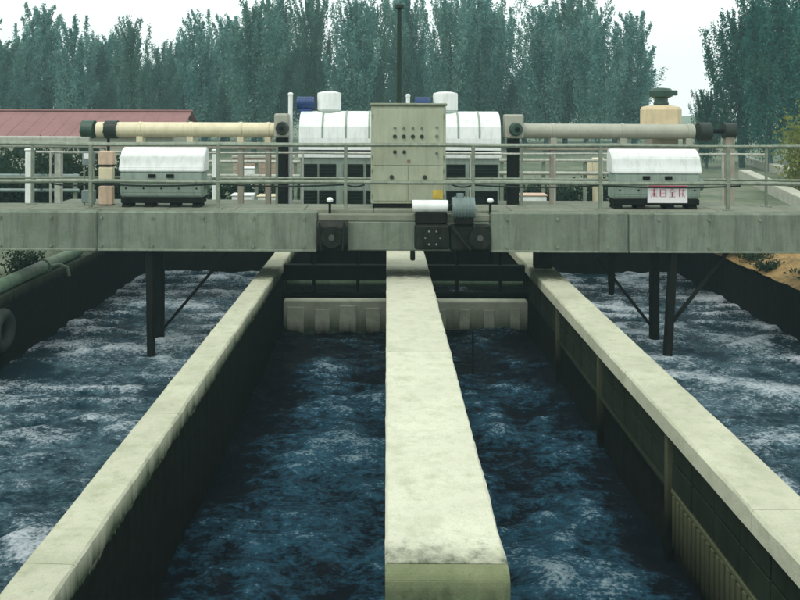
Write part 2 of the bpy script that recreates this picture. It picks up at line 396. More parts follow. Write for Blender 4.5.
# ------------------------------------------------------------------ channel walls
def long_box(name, x0, x1, y0, y1, z0, z1, mat, parent, jit=.010, bev=.018, step=.09):
    """a cast length along y with slightly uneven, worn arrises"""
    bm = bmesh.new(); n = max(2, int((y1 - y0) / step)); rings = []
    prof = [(x0, z0), (x0, z1 - bev), (x0 + bev, z1), (x1 - bev, z1), (x1, z1 - bev), (x1, z0)]
    for k in range(n + 1):
        y = y0 + (y1 - y0) * k / n; r = []
        for q, (x, z) in enumerate(prof):
            s_ = .15 if q in (0, 5) else 1
            r.append(bm.verts.new((x + s_ * jit * (.5 * mnoise.noise(Vector((x * 9 + q, y * 2.7, 1))) + .7 * mnoise.noise(Vector((x * 9 + q, y * 8, 5)))), y, z + (s_ * jit * mnoise.noise(Vector((q * 3, y * 2.1, 4))) if q not in (0, 5) else 0))))
        rings.append(r)
    for k in range(n):
        for q in range(6): bm.faces.new((rings[k][q], rings[k][(q + 1) % 6], rings[k + 1][(q + 1) % 6], rings[k + 1][q]))
    bm.faces.new(rings[0]); bm.faces.new(rings[-1][::-1]); bmesh.ops.recalc_face_normals(bm, faces=bm.faces)
    me = bpy.data.meshes.new(name); bm.to_mesh(me); bm.free(); me.materials.append(mat)
    o = bpy.data.objects.new(name, me); COL.objects.link(o)
    if parent: o.parent = parent; o.matrix_parent_inverse = Matrix.Translation(-parent.location)
    return o

def coping(parent, x0, x1, ys, z0, z1, mat):
    for a, b in zip(ys[:-1], ys[1:]):
        long_box('coping_slab', x0, x1, a + .003, b - .003, z0, z1, mat, parent)

ZB = -2.2
w = thing('channel_wall', 'narrow pale concrete wall with a dark algae face, nearest the trestle with one brace', 'wall', (-2.0, 10, ZB))
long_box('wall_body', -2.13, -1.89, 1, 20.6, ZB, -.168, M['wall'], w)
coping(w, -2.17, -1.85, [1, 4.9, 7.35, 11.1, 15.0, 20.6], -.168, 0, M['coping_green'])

w = thing('channel_wall', 'widest pale concrete wall, passing under the control cabinet, with a mossy blunt end', 'wall', (.37, 10, ZB))
M['centre_end'] = concrete('mossy_end_concrete', (.22, .25, .14), tide=-.08, soft=.08, dark=(.06, .08, .045))
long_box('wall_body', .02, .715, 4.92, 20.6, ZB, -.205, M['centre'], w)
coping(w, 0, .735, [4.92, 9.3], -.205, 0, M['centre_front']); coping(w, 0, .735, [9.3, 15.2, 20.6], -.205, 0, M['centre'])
mb = MB().prof_x(.0, .735, [(4.80, ZB), (4.80, -.085), (4.808, -.045), (4.828, -.02), (4.86, -.006), (4.917, -.001), (4.917, ZB)], .004); mb.build('mossy_nosing', M['centre_end'], w)

w = thing('channel_wall', 'pale concrete wall with pilasters and small vertical ribs on its dark inner face', 'wall', (2.75, 10, ZB))
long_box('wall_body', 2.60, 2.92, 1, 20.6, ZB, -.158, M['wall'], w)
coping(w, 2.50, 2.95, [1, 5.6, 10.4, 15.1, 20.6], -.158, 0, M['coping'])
for y in (4.95, 7.40, 9.80, 12.2):
    MB().box(2.525, 2.603, y - .035, y + .035, ZB, -.160, .008).build('pilaster', M['pilaster'], w)
MB().box(2.535, 2.603, 7.44, 9.76, -.685, -.655, .006).build('ledge', M['block'], w)
MB().box(2.535, 2.603, 9.84, 12.16, -.685, -.655, .006).build('ledge', M['block'], w)
MB().box(2.560, 2.603, 2.0, 4.91, -.70, -.66, .006).build('ledge', M['rib'], w)
MB().box(2.560, 2.603, 4.99, 7.36, -.70, -.66, .006).build('ledge', M['rib'], w)
blk = None
for (ya, yb_) in ((1.05, 4.9), (5.0, 7.35), (7.45, 9.75), (9.85, 12.15), (12.25, 15.0)):
    nb_ = max(3, round((yb_ - ya) / .47)); st_ = (yb_ - ya) / nb_
    for cr_ in range(2):
        for k in range(nb_):
            b = MB().box(2.572 - random.uniform(0, .008), 2.603, ya + k * st_ + .008, ya + (k + 1) * st_ - .008, -.645 + .243 * cr_, -.645 + .243 * cr_ + .229, .007).build('block', M['block'], w)
ribme = None; y = 2.1
while y < 7.33:
    if abs(y - 4.95) > .08:
        if ribme is None:
            r = MB().box(2.553, 2.603, -.028, .028, -1.16, -.70, .006).build('rib', M['rib'], w); ribme = r.data
            r.location.y = y
        else:
            r = bpy.data.objects.new('rib', ribme); COL.objects.link(r); r.parent = w
            r.matrix_parent_inverse = Matrix.Translation(-w.location); r.location = (0, y, random.uniform(-.008, .008))
    y += .096

w = thing('tank_wall', 'dark wet outer tank wall carrying a green pipe', 'wall', (-6.15, 10, ZB))
long_box('wall_body', -6.35, -5.97, 1, 20.6, ZB, -.16, M['outer'], w, .015)
w = thing('tank_wall', 'dark wet outer tank wall below the ochre soil bank', 'wall', (7.45, 10, ZB))
long_box('wall_body', 7.27, 7.65, 1, 20.6, ZB, -.40, M['outer'], w, .02)
o = MB().box(-6.35, 7.65, 20.61, 21.0, ZB, -.05, .02).build('end_wall', M['outer']); tag(o, 'dark far end wall closing the four water channels', 'wall')
o = MB().box(-6.35, 7.65, -2.0, .99, ZB, -.34, .02).build('end_wall', M['outer']); tag(o, 'near end slab of the tank', 'wall')

# cross walls (weirs) with their steel beams
for x0, x1, side in ((-1.888, .018, 'beside the narrow wall'), (.717, 2.598, 'beside the ribbed wall')):
    wr = thing('weir', 'low pale stained concrete cross wall in the channel ' + side, 'weir', ((x0 + x1) / 2, 15.1, ZB))
    MB().box(x0, x1, 15.0, 15.25, ZB, -.74, .03, seg=2).build('sill', M['sill'], wr)
    n = 4
    for k in range(n):                                     # blunt teeth on the face
        cx = x0 + (x1 - x0) * (k + .5) / n
        MB().box(cx - random.uniform(.08, .17), cx + random.uniform(.08, .17), 14.965, 14.998, ZB, -.84 + random.uniform(-.05, .03), .012).build('tooth', M['weir'], wr)
    bm_ = thing('cross_beam', 'dark steel beam pair bridging the channel ' + side, 'beam', ((x0 + x1) / 2, 14.9, -.4))
    MB().box(x0, x1, 14.80, 14.95, -.33, -.05, .01).build('upper_beam', M['dark_steel'], bm_)
    MB().cyl((x0, 14.9, -.60), (x1, 14.9, -.60), .06).build('lower_pipe', M['dark_steel'], bm_, True)
    MB().cyl((x0, 15.7, -.52), (x1, 15.7, -.52), .10).build('feed_pipe', M['green_pipe'], bm_, True)
    for k in (.3, .72):
        xx = x0 + (x1 - x0) * k
        MB().box(xx - .03, xx + .03, 14.86, 14.92, -.545, .44, .005).build('hanger', M['dark_steel'], bm_)
o = thing('rung_frame', 'small dark steel rung frame on the widest wall above the water', 'ladder', (.9, 12.2, -1.0))
a = px(455, 330, 12.6); b = px(474, 366, 12.6)
zt, zb, xr = a[2], b[2], b[0]
MB().tube([(.70, 12.6, zt), (xr - .02, 12.6, zt), (xr, 12.6, zt - .02), (xr, 12.6, ZB + .6)], .017, 8).build('rung', M['dark_steel'], o, True)
MB().tube([(.70, 12.6, -1.12), (xr - .0, 12.6, -1.12)], .015, 8).build('rung', M['dark_steel'], o, True)

# ------------------------------------------------------------------ the near bridge
br = thing('footbridge', 'long grey green concrete girder bridge across the channels on dark trestle legs', 'bridge', (.35, 13.9, -.35))
YF, YR, ZD, ZG = 13.30, 14.50, 1.10, .445
xl, xc0, xc1, xr_ = -8.2, -1.13, 1.69, 8.9
segs = [(xl, -4.70), (-4.694, xc0), (xc1, 3.93), (3.936, xr_)]
for a, b in segs: MB().box(a, b, YF, YF + .26, ZG, ZD - .012, .02).build('front_girder', M['girder'], br)
MB().box(xc0 + .003, xc1 - .003, YF + .05, YF + .27, ZG + .01, .93, .02).build('recessed_girder', M['girder'], br)
for bx_ in list(np.arange(-7.9, -1.3, .82)) + list(np.arange(1.95, 8.8, .82)):
    for bz_ in (ZG + .09, ZD - .11): MB().cyl((bx_, YF + .001, bz_), (bx_, YF - .028, bz_), .024, seg=6).build('bolt', M['galv'], br)
for a, b in segs: MB().box(a + .01, b - .01, YF - .018, YF - .001, ZG + .004, ZG + .035, .004).build('drip_edge', M['galv'], br)
MB().box(3.45, 3.90, YF - .022, YF - .002, ZG + .01, ZD - .02, .004).build('splice_plate', M['girder'], br)
MB().box(xl, xr_, YR - .24, YR, ZG, ZD - .012, .02).build('rear_girder', M['girder'], br)
nslab = 15
for k in range(nslab):
    a = xl + (xr_ - xl) * k / nslab; b = xl + (xr_ - xl) * (k + 1) / nslab
    MB().box(a + .004, b - .004, YF + .262 if not (a > xc0 - .5 and b < xc1 + .5) else YF + .275, YR - .242, .96, ZD, .012).build('deck_slab', M['deck'], br)
MB().box(xc0 + .004, xc1 - .004, YF + .06, YF + .272, .932, 1.05, .015).build('deck_edge', M['deck'], br)
for xx in np.arange(-7.6, 8.8, 1.37): MB().box(xx, xx + .1, YF + .262, YR - .242, .50, .955, .008).build('cross_member', M['dark_steel'], br)
# bearings on the walls
for xx, hw in ((2.74, .16),):
    MB().box(xx - hw, xx + hw, YR - .22, YR - .04, .004, ZG - .002, .01).build('bearing', M['dark_steel'], br)
for xx in (-7.3, 8.4):
    MB().box(xx - .3, xx + .3, YF + .02, YR - .02, GZ - .1, ZG - .002, .02).build('pier', M['girder'], br)
# trestle legs
def leg(p, q, w_): return MB().bar(p, q, w_).build('leg', M['dark_steel'], br)
Yn, Yf = YF + .13, YR - .12
lx = (px(152, 0, Yn)[0], px(160, 0, Yf)[0]); rx = (px(669, 0, Yn)[0], px(655, 0, Yf)[0])
leg((lx[0] - .03, Yn, ZG), (lx[0] + .02, Yn, ZB), .115); leg((lx[1], Yf, ZG), (lx[1], Yf, ZB), .16)
leg((rx[0] + .08, Yn, ZG), (rx[0] - .06, Yn, ZB), .125); leg((rx[1], Yf, ZG), (rx[1], Yf, ZB), .15)
def brace(p, q): return MB().bar(p, q, .06, .05).build('brace', M['dark_steel'], br)
brace((lx[1] + .07, Yf, -1.10), (px(238, 0, Yf)[0], Yf, ZG))
brace((rx[1] - .05, Yf, -1.02), (px(597, 0, Yf)[0], Yf, .2))
brace((rx[0] + .03, Yn, -.75), (px(728, 0, Yn)[0], Yn, ZG))
g = MB(); gx = px(612, 0, Yf)[0]
g.prof_x(gx - .05, gx + .05, [(Yf - .06, ZG), (Yf + .06, ZG), (Yf + .06, -.2), (Yf, -.48), (Yf - .06, -.2)], .006); g.build('gusset', M['dark_steel'], br)
MB().box(.39, .47, YF + .1, YF + .2, ZG - .16, ZG + .005, .02).build('drip_spout', M['dark_steel'], br)

# small cap posts on the bridge edge
for u in (330, 491):
    p = px(u, 200, YF + .1); o = thing('cap_post', 'short post with a pale round cap %s' % ('by the dark drive bracket' if u < 400 else 'by the blue grey motor'), 'post', (p[0], YF + .15, 1.04), )
    zz = 1.048
    MB().cyl((p[0], YF + .15, zz), (p[0], YF + .15, p[2] - .02), .022).build('stem', M['dark_steel'], o)
    MB().lathe((p[0], YF + .15, p[2] - .03), [(.015, -.02), (.05, 0), (.055, .03), (.03, .06), (.01, .065)]).build('cap', M['white_paint'], o, True)

# drive unit in the middle of the bridge front
o = thing('drive_unit', 'dark bridge drive unit with white cylinder and blue grey motor on the girder', 'drive unit', (.9, YF, ZG))
MB().box(.45, 1.02, YF - .10, YF + .046, .50, .90, .04, seg=2).build('gear_case', M['gear'], o)
MB().box(1.02, 1.68, YF - .05, YF + .046, .47, .90, .03).build('back_plate', M['gear'], o)
q = MB().cyl((.74, YF - .10, .70), (.74, YF - .15, .70), .15, seg=20).build('inspection_cover', M['gear'], o, True)
for k in range(6): MB().cyl((.74 + .12 * math.cos(k * 1.047), YF - .15, .70 + .12 * math.sin(k * 1.047)), (.74 + .12 * math.cos(k * 1.047), YF - .168, .70 + .12 * math.sin(k * 1.047)), .016, seg=6).build('bolt', M['galv'], q)
MB().bar((1.06, YF - .10, .86), (1.36, YF - .10, .50), .07, .05).build('strut', M['gear'], o)
MB().box(.46, .98, YF - .06, YF + .04, .902, 1.10, .02).build('cylinder_bracket', M['dark_steel'], o)
c = MB().cyl((.42, YF + .0, 1.195), (.985, YF + .0, 1.195), .097, seg=24).build('white_cylinder', M['white_paint'], o, True); c['label'] = 'white horizontal cylinder'
for xx in (.41, .985): MB().cyl((xx, YF, 1.195), (xx + .012, YF, 1.195), .085, seg=24).build('end_cap', M['cream_grey'], c, True)
m_ = MB().cyl((1.06, YF - .02, 1.17), (1.42, YF - .02, 1.17), .17, seg=24).build('motor', M['grey_motor'], o, True)
for k in range(6): MB().cyl((1.10 + .05 * k, YF - .02, 1.17), (1.115 + .05 * k, YF - .02, 1.17), .185, seg=24).build('fin', M['grey_motor'], m_, True)
MB().box(1.10, 1.40, YF - .14, YF + .10, .90, 1.02, .02).build('motor_foot', M['dark_steel'], o)
MB().cyl((1.19, YF - .02, 1.33), (1.19, YF - .02, 1.40), .06).build('terminal_box', M['grey_motor'], m_)
MB().cyl((1.06, YF - .02, 1.17), (.99, YF - .02, 1.17), .05).build('shaft', M['dark_steel'], o, True)
p_ = MB().cyl((1.50, YF - .051, .70), (1.50, YF - .15, .70), .18, seg=22).build('pulley', M['gear'], o, True)
MB().cyl((1.50, YF - .15, .70), (1.50, YF - .19, .70), .05, seg=12).build('hub', M['hubsteel'], p_, True)
MB().tube([(1.42, YF - .1, .86), (1.36, YF - .1, 1.0)], .02, 6).build('belt', M['rubber'], o)
o = thing('drive_bracket', 'dark steel bracket with a round wheel on the girder recess', 'bracket', (-.85, YF, ZG))
MB().prof_x(-1.12, -.62, [(YF - .03, .47), (YF + .048, .47), (YF + .048, .96), (YF - .03, .96), (YF - .10, .86), (YF - .10, .58)], .012).build('plate', M['gear'], o)
MB().cyl((-.88, YF - .10, .70), (-.88, YF - .16, .70), .17, seg=22).build('wheel', M['gear'], o, True)
MB().cyl((-.88, YF - .16, .70), (-.88, YF - .20, .70), .05, seg=12).build('hub', M['hubsteel'], o, True)
for sx in (-1, 1): MB().bar((-.88 + sx * .20, YF - .13, .93), (-.88 + sx * .17, YF - .13, .49), .04, .03).build('guard_bar', M['gear'], o)

# ------------------------------------------------------------------ railings
def railing(label, Y, zd, zs, xs, x0, x1, r, mat, group=None, cat='railing'):
    t = thing('guard_railing', label, cat, ((x0 + x1) / 2, Y, zd), group)
    for z in zs:
        n = 24; pts = [(x0 + (x1 - x0) * k / n, Y + .006 * math.sin(k * 2.1), z + .006 * math.sin(k * 1.3 + z * 5)) for k in range(n + 1)]
        MB().tube(pts, r, 8).build('rail', mat, t, True)
    for x in xs:
        p = MB().box(x - r * .9, x + r * .9, Y - r * .9, Y + r * .9, zd + .002, zs[0], .006).build('post', mat, t)
        MB().box(x - .07, x + .07, Y - .06, Y + .06, zd, zd + .012, .002).build('base_plate', mat, p)
    return t
xs_n = [x for x in np.arange(-.684 - 2.12 * 3, 8.8, 2.12)]
railing('grey green steel pipe railing along the front edge of the footbridge', YF + .34, ZD, [2.165, 1.545], [x if not -5 < x < -4.6 else x for x in xs_n], xl, xr_, .032, M['galv'])
railing('thin steel railing along the back edge of the footbridge behind the white motor hoods', YR - .29, ZD, [2.16, 1.56], [x + .9 for x in xs_n], xl, xr_, .022, M['galv'])

# ------------------------------------------------------------------ motor hoods on the bridge
def hood(u0, u1, vt, label):
    Y = YF + .45
    x0, x1 = px(u0, 0, Y)[0], px(u1, 0, Y)[0]; zt = 2.10
    t = thing('motor_hood', label, 'motor cover', ((x0 + x1) / 2, Y + .25, ZD))
    yb = YR - .36
    MB().prof_x(x0 + .02, x1 - .02, [(Y + .03, 1.27), (Y, 1.34), (Y, 1.70), (yb, 1.70), (yb, 1.27)], .02).build('lower_case', M['hood_grey'], t)
    MB().prof_x(x0, x1, [(Y - .015, 1.702), (Y - .01, 1.76), (Y + .07, 1.97), (Y + .17, zt - .03), (Y + .24, zt), (yb - .05, zt), (yb, 2.0), (yb, 1.702)], .015).build('lid', M['white_paint'], t)
    MB().box(x0 + .03, x1 - .03, Y + .01, yb - .02, 1.17, 1.268, .01).build('base_frame', M['dark_steel'], t)
    for xx in (x0 + .04, x0 + .42, x1 - .58, x1 - .20):
        MB().prof_x(xx, xx + .14, [(Y + .02, ZD), (yb - .03, ZD), (yb - .06, 1.168), (Y + .06, 1.168)], .006).build('foot', M['dark_steel'], t)
    for k in range(5):
        xx = x0 + .12 + (x1 - x0 - .24) * k / 4; MB().cyl((xx, Y - .001, 1.42), (xx, Y - .014, 1.42), .016, seg=6).build('bolt', M['dark_steel'], t)
    MB().tube([(x0 + .62, Y + .30, 2.098), (x0 + .62, Y + .30, 2.15), (x1 - .62, Y + .30, 2.15), (x1 - .62, Y + .30, 2.098)], .012, 6).build('lifting_handle', M['galv'], t)
    MB().box((x0 + x1) / 2 - .012, (x0 + x1) / 2 + .012, Y - .008, Y - .001, 1.36, 1.69, .003).build('seam_strip', M['hood_grey'], t)
    MB().cyl((x1 - .02, Y + .2, 1.5), (x1 + .08, Y + .2, 1.5), .10, seg=16).build('end_boss', M['hood_grey'], t, True)
    MB().box(x0 + .5, x0 + .62, Y - .03, Y - .001, 1.60, 1.66, .006).build('latch', M['dark_steel'], t)
    MB().box(x1 - .62, x1 - .5, Y - .03, Y - .001, 1.60, 1.66, .006).build('latch', M['dark_steel'], t)
    return t, x0, x1, Y
hood(119, 204, 148, 'white lidded motor hood on the footbridge beside the stack of cream junction boxes')
t, x0, x1, Y = hood(613, 702, 150, 'white lidded motor hood on the footbridge with a red lettered sign hung on it')
a = px(648, 184, Y - .02); b = px(688, 202, Y - .02)
s_ = thing('sign', 'small white sign with a row of red characters hung on the motor hood', 'sign', ((a[0] + b[0]) / 2, Y - .02, b[2]))
MB().box(a[0], b[0], Y - .018, Y - .002, b[2], a[2], .003).build('board', M['white_sign'], s_)
MB().box(a[0] + .01, b[0] - .01, Y - .0215, Y - .0185, a[2] - .045, a[2] - .012, .001).build('red_strip', M['red_sign'], s_)
cw = (b[0] - a[0] - .06) / 4
glyphs = [[(.1, .85, .9, .85), (.5, 1, .5, .05), (.15, .45, .85, .45), (.5, .45, .1, .05), (.5, .45, .9, .05)],      # worn red characters, strokes only: they cannot be read in the photograph
          [(.15, .9, .85, .9), (.15, .9, .15, .1), (.85, .9, .85, .1), (.15, .5, .85, .5), (.15, .1, .85, .1)],
          [(.5, 1, .1, .6), (.5, 1, .9, .6), (.25, .58, .75, .58), (.5, .58, .5, .08), (.1, .08, .9, .08), (.25, .33, .75, .33)],
          [(.1, .75, .45, .75), (.28, 1, .28, .05), (.1, .3, .45, .42), (.55, .85, .95, .85), (.75, 1, .6, .05), (.6, .5, .95, .05)]]
z0, z1 = b[2] + .095, a[2] - .06
for k, gl in enumerate(glyphs):
    g = MB(); cx = a[0] + .03 + cw * k + .01; ww = cw - .02
    for q, (xa, za, xb, zb_) in enumerate(gl):
        g.bar((cx + ww * xa, Y - .0195 - q * .0004, z0 + (z1 - z0) * za), (cx + ww * xb, Y - .0195 - q * .0004, z0 + (z1 - z0) * zb_), .017, .003)
    g.build('red_character', M['red_sign'], s_)

# ------------------------------------------------------------------ control cabinet
YC = YF + .52
ca = thing('control_cabinet', 'tall beige metal control cabinet with rows of dark buttons in the middle of the bridge', 'control cabinet', (.36, YC + .18, ZD))
cx0, cx1 = px(371, 0, YC)[0], px(446, 0, YC)[0]; ct = px(0, 106, YC)[2]
MB().box(cx0, cx1, YC, YC + .36, ZD + .07, ct, .012).build('body', M['cabinet'], ca)
MB().box(cx0 - .015, cx1 + .02, YC - .03, YC + .38, ct + .002, ct + .05, .012).build('roof', M['cabinet_lid'], ca)
MB().box(cx0 + .04, cx1 - .04, YC + .03, YC + .33, ZD, ZD + .068, .01).build('plinth', M['dark_steel'], ca)
dz0, dz1, dz2 = ZD + .12, px(0, 166, YC)[2], ct - .05
xm = (cx0 + cx1) / 2
d_ = MB().box(cx0 + .04, cx1 - .04, YC - .014, YC - .001, dz1 + .012, dz2, .006).build('instrument_panel', M['cabinet'], ca)
for a_, b_ in ((cx0 + .04, xm - .006), (xm + .006, cx1 - .04)):
    q = MB().box(a_, b_, YC - .014, YC - .001, dz0, dz1, .006).build('door', M['cabinet'], ca)
    u = 392 if a_ < xm - .1 else 425; p = px(u, 177, YC)
    MB().cyl((p[0], YC - .013, p[2]), (p[0], YC - .05, p[2]), .036, seg=14).build('handle', M['knob'], q, True)
def knob(u, v, r, mat):
    p = px(u, v, YC - .02); MB().cyl((p[0], YC - .013, p[2]), (p[0], YC - .045, p[2]), r, r * .8, 12).build('button', M[mat], ca, True)
for u in (395, 404, 413, 422): knob(u, 128, .022, 'knob_green'); knob(u, 136.5, .036, 'knob')
knob(437, 127, .02, 'knob_green'); knob(437, 136, .028, 'knob_green')
knob(395, 152, .034, 'knob'); knob(404.5, 152, .034, 'knob'); knob(437, 153, .026, 'knob_green'); knob(409, 161, .028, 'knob_brown')
for zz in (dz0 + .08, dz1 - .08, dz1 + .14, dz2 - .12):
    for xx in (cx0 + .025, cx1 - .025): MB().cyl((xx, YC - .012, zz - .035), (xx, YC - .012, zz + .035), .011, seg=8).build('hinge', M['cabinet_lid'], ca)
for k in range(4):
    xx = cx0 + .2 + .09 * k; MB().tube([(xx, YC + .30, ZD + .3), (xx, YC + .385, ZD + .25), (xx, YC + .40, ZD + .1), (xx, YC + .40, ZD + .004)], .016, 6).build('cable', M['knob'], ca)
p = px(433, 199, YC - .02); p2 = px(443, 190, YC - .02)
MB().box(p[0], p2[0], YC - .019, YC - .0145, p[2], p2[2], .001).build('sticker', M['yellow'], ca)

def cable(pts, r, label):
    P = []
    for (p_, q_) in zip(pts[:-1], pts[1:]):
        for k in range(6):
            f = k / 6; sag = .035 * math.sin(math.pi * f); P.append((p_[0] * (1 - f) + q_[0] * f, p_[1] * (1 - f) + q_[1] * f, p_[2] * (1 - f) + q_[2] * f - sag))
    P.append(pts[-1]); o = MB().tube(P, r, 7).build('power_cable', M['knob'], None, True); tag(o, label, 'cable')
zc_ = 1.545 - .042
cable([(x_, YF + .375, zc_) for x_ in [cx0 - .1] + [x for x in xs_n if -5 < x < cx0 - .2][::-1] + [-5.6]], .014, 'black power cable strapped under the front rail between the cabinet and the unsigned hood')
cable([(x_, YF + .375, zc_) for x_ in [cx1 + .1] + [x for x in xs_n if cx1 + .2 < x < 5] + [5.9]], .014, 'black power cable strapped under the front rail between the cabinet and the signed hood')

# ------------------------------------------------------------------ stack of junction boxes on the bridge
YB = YR - .42
jb = thing('junction_box_post', 'post carrying three cream and pink junction boxes at the left motor hood', 'junction boxes', (px(108, 0, YB)[0], YB, ZD))
jb['label'] = 'post carrying three cream and pink junction boxes close to a white motor hood'
xj = px(107, 0, YB)[0]
MB().box(xj - .02, xj + .02, YB + .06, YB + .10, ZD, 2.25, .004).build('post', M['dark_steel'], jb)
for (va, vb, w_, mt) in ((152, 166, .13, 'rust_pink'), (168, 181, .12, 'cream'), (187, 206, .12, 'rust_pink')):
    z1, z0 = px(0, va, YB)[2], px(0, vb, YB)[2]
    q = MB().box(xj - w_, xj + w_, YB - .07, YB + .058, max(z0, ZD + .01), z1, .018, seg=2).build('box', M[mt], jb)
    MB().box(xj - w_ - .008, xj + w_ + .008, YB - .075, YB + .06, max(z0, ZD + .01) - .012, max(z0, ZD + .01) + .004, .003).build('lid_seam', M['dark_steel'], q)
xq = px(89, 0, YB)[0]
o = thing('meter_box', 'grey blue meter box on a thin stand near the junction boxes', 'meter box', (xq, YB, ZD))
MB().box(xq - .10, xq + .10, YB - .05, YB + .06, 1.78, 2.02, .015).build('case', M['grey_motor'], o)
MB().box(xq - .07, xq + .07, YB - .056, YB - .05, 1.90, 1.99, .002).build('window', M['white_sign'], o)
MB().box(xq - .11, xq + .11, YB - .05, YB + .06, 1.14, 1.36, .015).build('case', M['grey_motor'], o)
for s in (-1, 1): MB().box(xq + s * .08 - .012, xq + s * .08 + .012, YB, YB + .025, ZD, 1.78, .002).build('stand', M['galv'], o)

# ------------------------------------------------------------------ rear platform
ZP = .66
pf = thing('rear_platform', 'concrete machine platform behind the footbridge carrying the enclosures and long pipes', 'platform', (.35, 18, -.35))
MB().box(-7.4, 8.0, 17.0, 19.2, ZP - .28, ZP, .02).build('slab', M['deck'], pf)
for x in (-2.0, .37, 2.75): MB().box(x - .15, x + .15, 17.2, 19.0, .004, ZP - .282, .02).build('pier', M['girder'], pf)
for x in (-6.9, 7.85): MB().box(x - .14, x + .14, 17.2, 19.0, GZ - .1, ZP - .282, .02).build('pier', M['girder'], pf)
railing('low pale pipe railing along the front of the machine platform', 17.08, ZP, [1.86, 1.28], list(np.arange(-7.0, 7.9, 1.75)), -7.3, 7.9, .024, M['galv_far'])

# enclosures with barrel roof
YE = 17.45
def enclosure(x0, x1, divs, label):
    t = thing('machine_enclosure', label, 'machine enclosure', ((x0 + x1) / 2, YE + .6, ZP))
    zt, zs = 2.74, 2.16
    MB().box(x0 + .03, x1 - .03, YE + .02, YE + 1.2, ZP, 1.86, .01).build('lower_case', M['hood_grey'], t)
    pts = [(YE, zs - .25)]
    for k in range(11):
        a_ = math.pi * (1 - k / 10); pts.append((YE + .62 + .62 * math.cos(a_), zs + (zt - zs) * math.sin(a_) ** .72 if 0 < k < 10 else zs))
    pts.append((YE + 1.24, zs - .25))
    MB().prof_x(x0, x1, pts, 0).build('barrel_roof', M['white_paint'], t)
    MB().box(x0 - .01, x1 + .01, YE - .03, YE + .018, 1.74, 1.875, .012).build('sill_band', M['white_paint'], t)
    for k in range(1, 4):
        xx = x0 + (x1 - x0) * k / 4
        MB().prof_x(xx - .02, xx + .02, [(y_ + (y_ - YE - .62) * .012, z_ + .012) for y_, z_ in pts[1:-1]] + [(YE + 1.2, 2.1), (YE + .04, 2.1)], 0).build('roof_strap', M['hood_grey'], t)
    for (z0, z1) in ((1.23, 1.61), (.72, 1.05)):
        for a_, b_ in divs:
            f = MB().box(a_, b_, YE - .006, YE + .019, z0, z1, .004).build('louvre_panel', M['louvre'], t)
            for q in range(5):
                zz = z0 + (z1 - z0) * (q + .5) / 5
                MB().box(a_ + .02, b_ - .02, YE - .022, YE - .007, zz - .012, zz + .012, .003, Matrix.Rotation(R(18), 3, 'X')).build('slat', M['louvre'], f)
    return t
e1 = enclosure(px(299, 0, YE)[0], .12, [(-1.80, -1.48), (-1.44, -1.08), (-.92, -.50), (-.44, -.05)], 'white barrel roofed machine enclosure with dark louvres behind the cabinet, beside the white vent post')
e2 = enclosure(.62, px(501, 0, YE)[0], [(.70, 1.20), (1.27, 1.67), (1.76, 2.36)], 'shorter white barrel roofed machine enclosure with dark louvres behind the cabinet')

def vent(u0, u1, label):
    x0, x1 = px(u0, 0, 18)[0], px(u1, 0, 18)[0]; c = (x0 + x1) / 2; r = (x1 - x0) / 2
    t = thing('vent_drum', label, 'vent', (c, 18.07, 2.70))
    MB().lathe((c, 18.07, 2.70), [(r * .92, 0), (r * .92, .05), (r, .07), (r, .40), (r * .96, .44), (r * .5, .47), (.02, .475)], 24).build('drum', M['white_paint'], t, True)
    MB().lathe((c, 18.07, 2.69), [(r * 1.06, 0), (r * 1.06, .04), (r * .9, .05)], 24).build('collar', M['hood_grey'], t, True)
vent(317, 341, 'white upright vent drum on the enclosure roof beside the dark blue motor')
vent(433, 458, 'white upright vent drum on the enclosure roof beside the bright blue motor')
def bluemotor(u0, u1, label):
    x0, x1 = px(u0, 0, 18)[0], px(u1, 0, 18)[0]
    t = thing('blue_motor', label, 'motor', ((x0 + x1) / 2, 18.05, 2.70)); zc = 2.91
    MB().cyl((x0, 18.05, zc), (x1, 18.05, zc), .135, seg=20).build('case', M['blue'], t, True)
    for k in range(5):
        xx = x0 + (x1 - x0) * (k + .6) / 6; MB().cyl((xx, 18.05, zc), (xx + .02, 18.05, zc), .15, seg=20).build('fin', M['blue'], t, True)
    MB().box(x0 + .05, x1 - .05, 17.95, 18.15, 2.68, 2.80, .01).build('foot', M['blue'], t)
bluemotor(297, 314, 'dark blue electric motor at the end of the enclosure roof by the vent post')
bluemotor(415, 430, 'blue electric motor on the enclosure roof behind the control cabinet')
def vpost(u, v0, v1, zb, label, r=.05):
    p = px(u, v0, 17.9); q = px(u, v1, 17.9)
    t = thing('vent_post', label, 'pipe', (p[0], 17.9, zb))
    MB().cyl((p[0], 17.9, zb), (p[0], 17.9, p[2] - .05), r, seg=14).build('pipe', M['white_paint'], t, True)
    MB().lathe((p[0], 17.9, p[2] - .06), [(r * 1.15, 0), (r * 1.15, .04), (r * .8, .06), (.01, .065)], 14).build('cap', M['white_paint'], t, True)
vpost(290.5, 93, 0, ZP, 'thin white vent pipe standing at the end of the longer enclosure')
vpost(408, 94, 0, 2.70, 'short white vent pipe on the enclosure roof above the cabinet', .045)

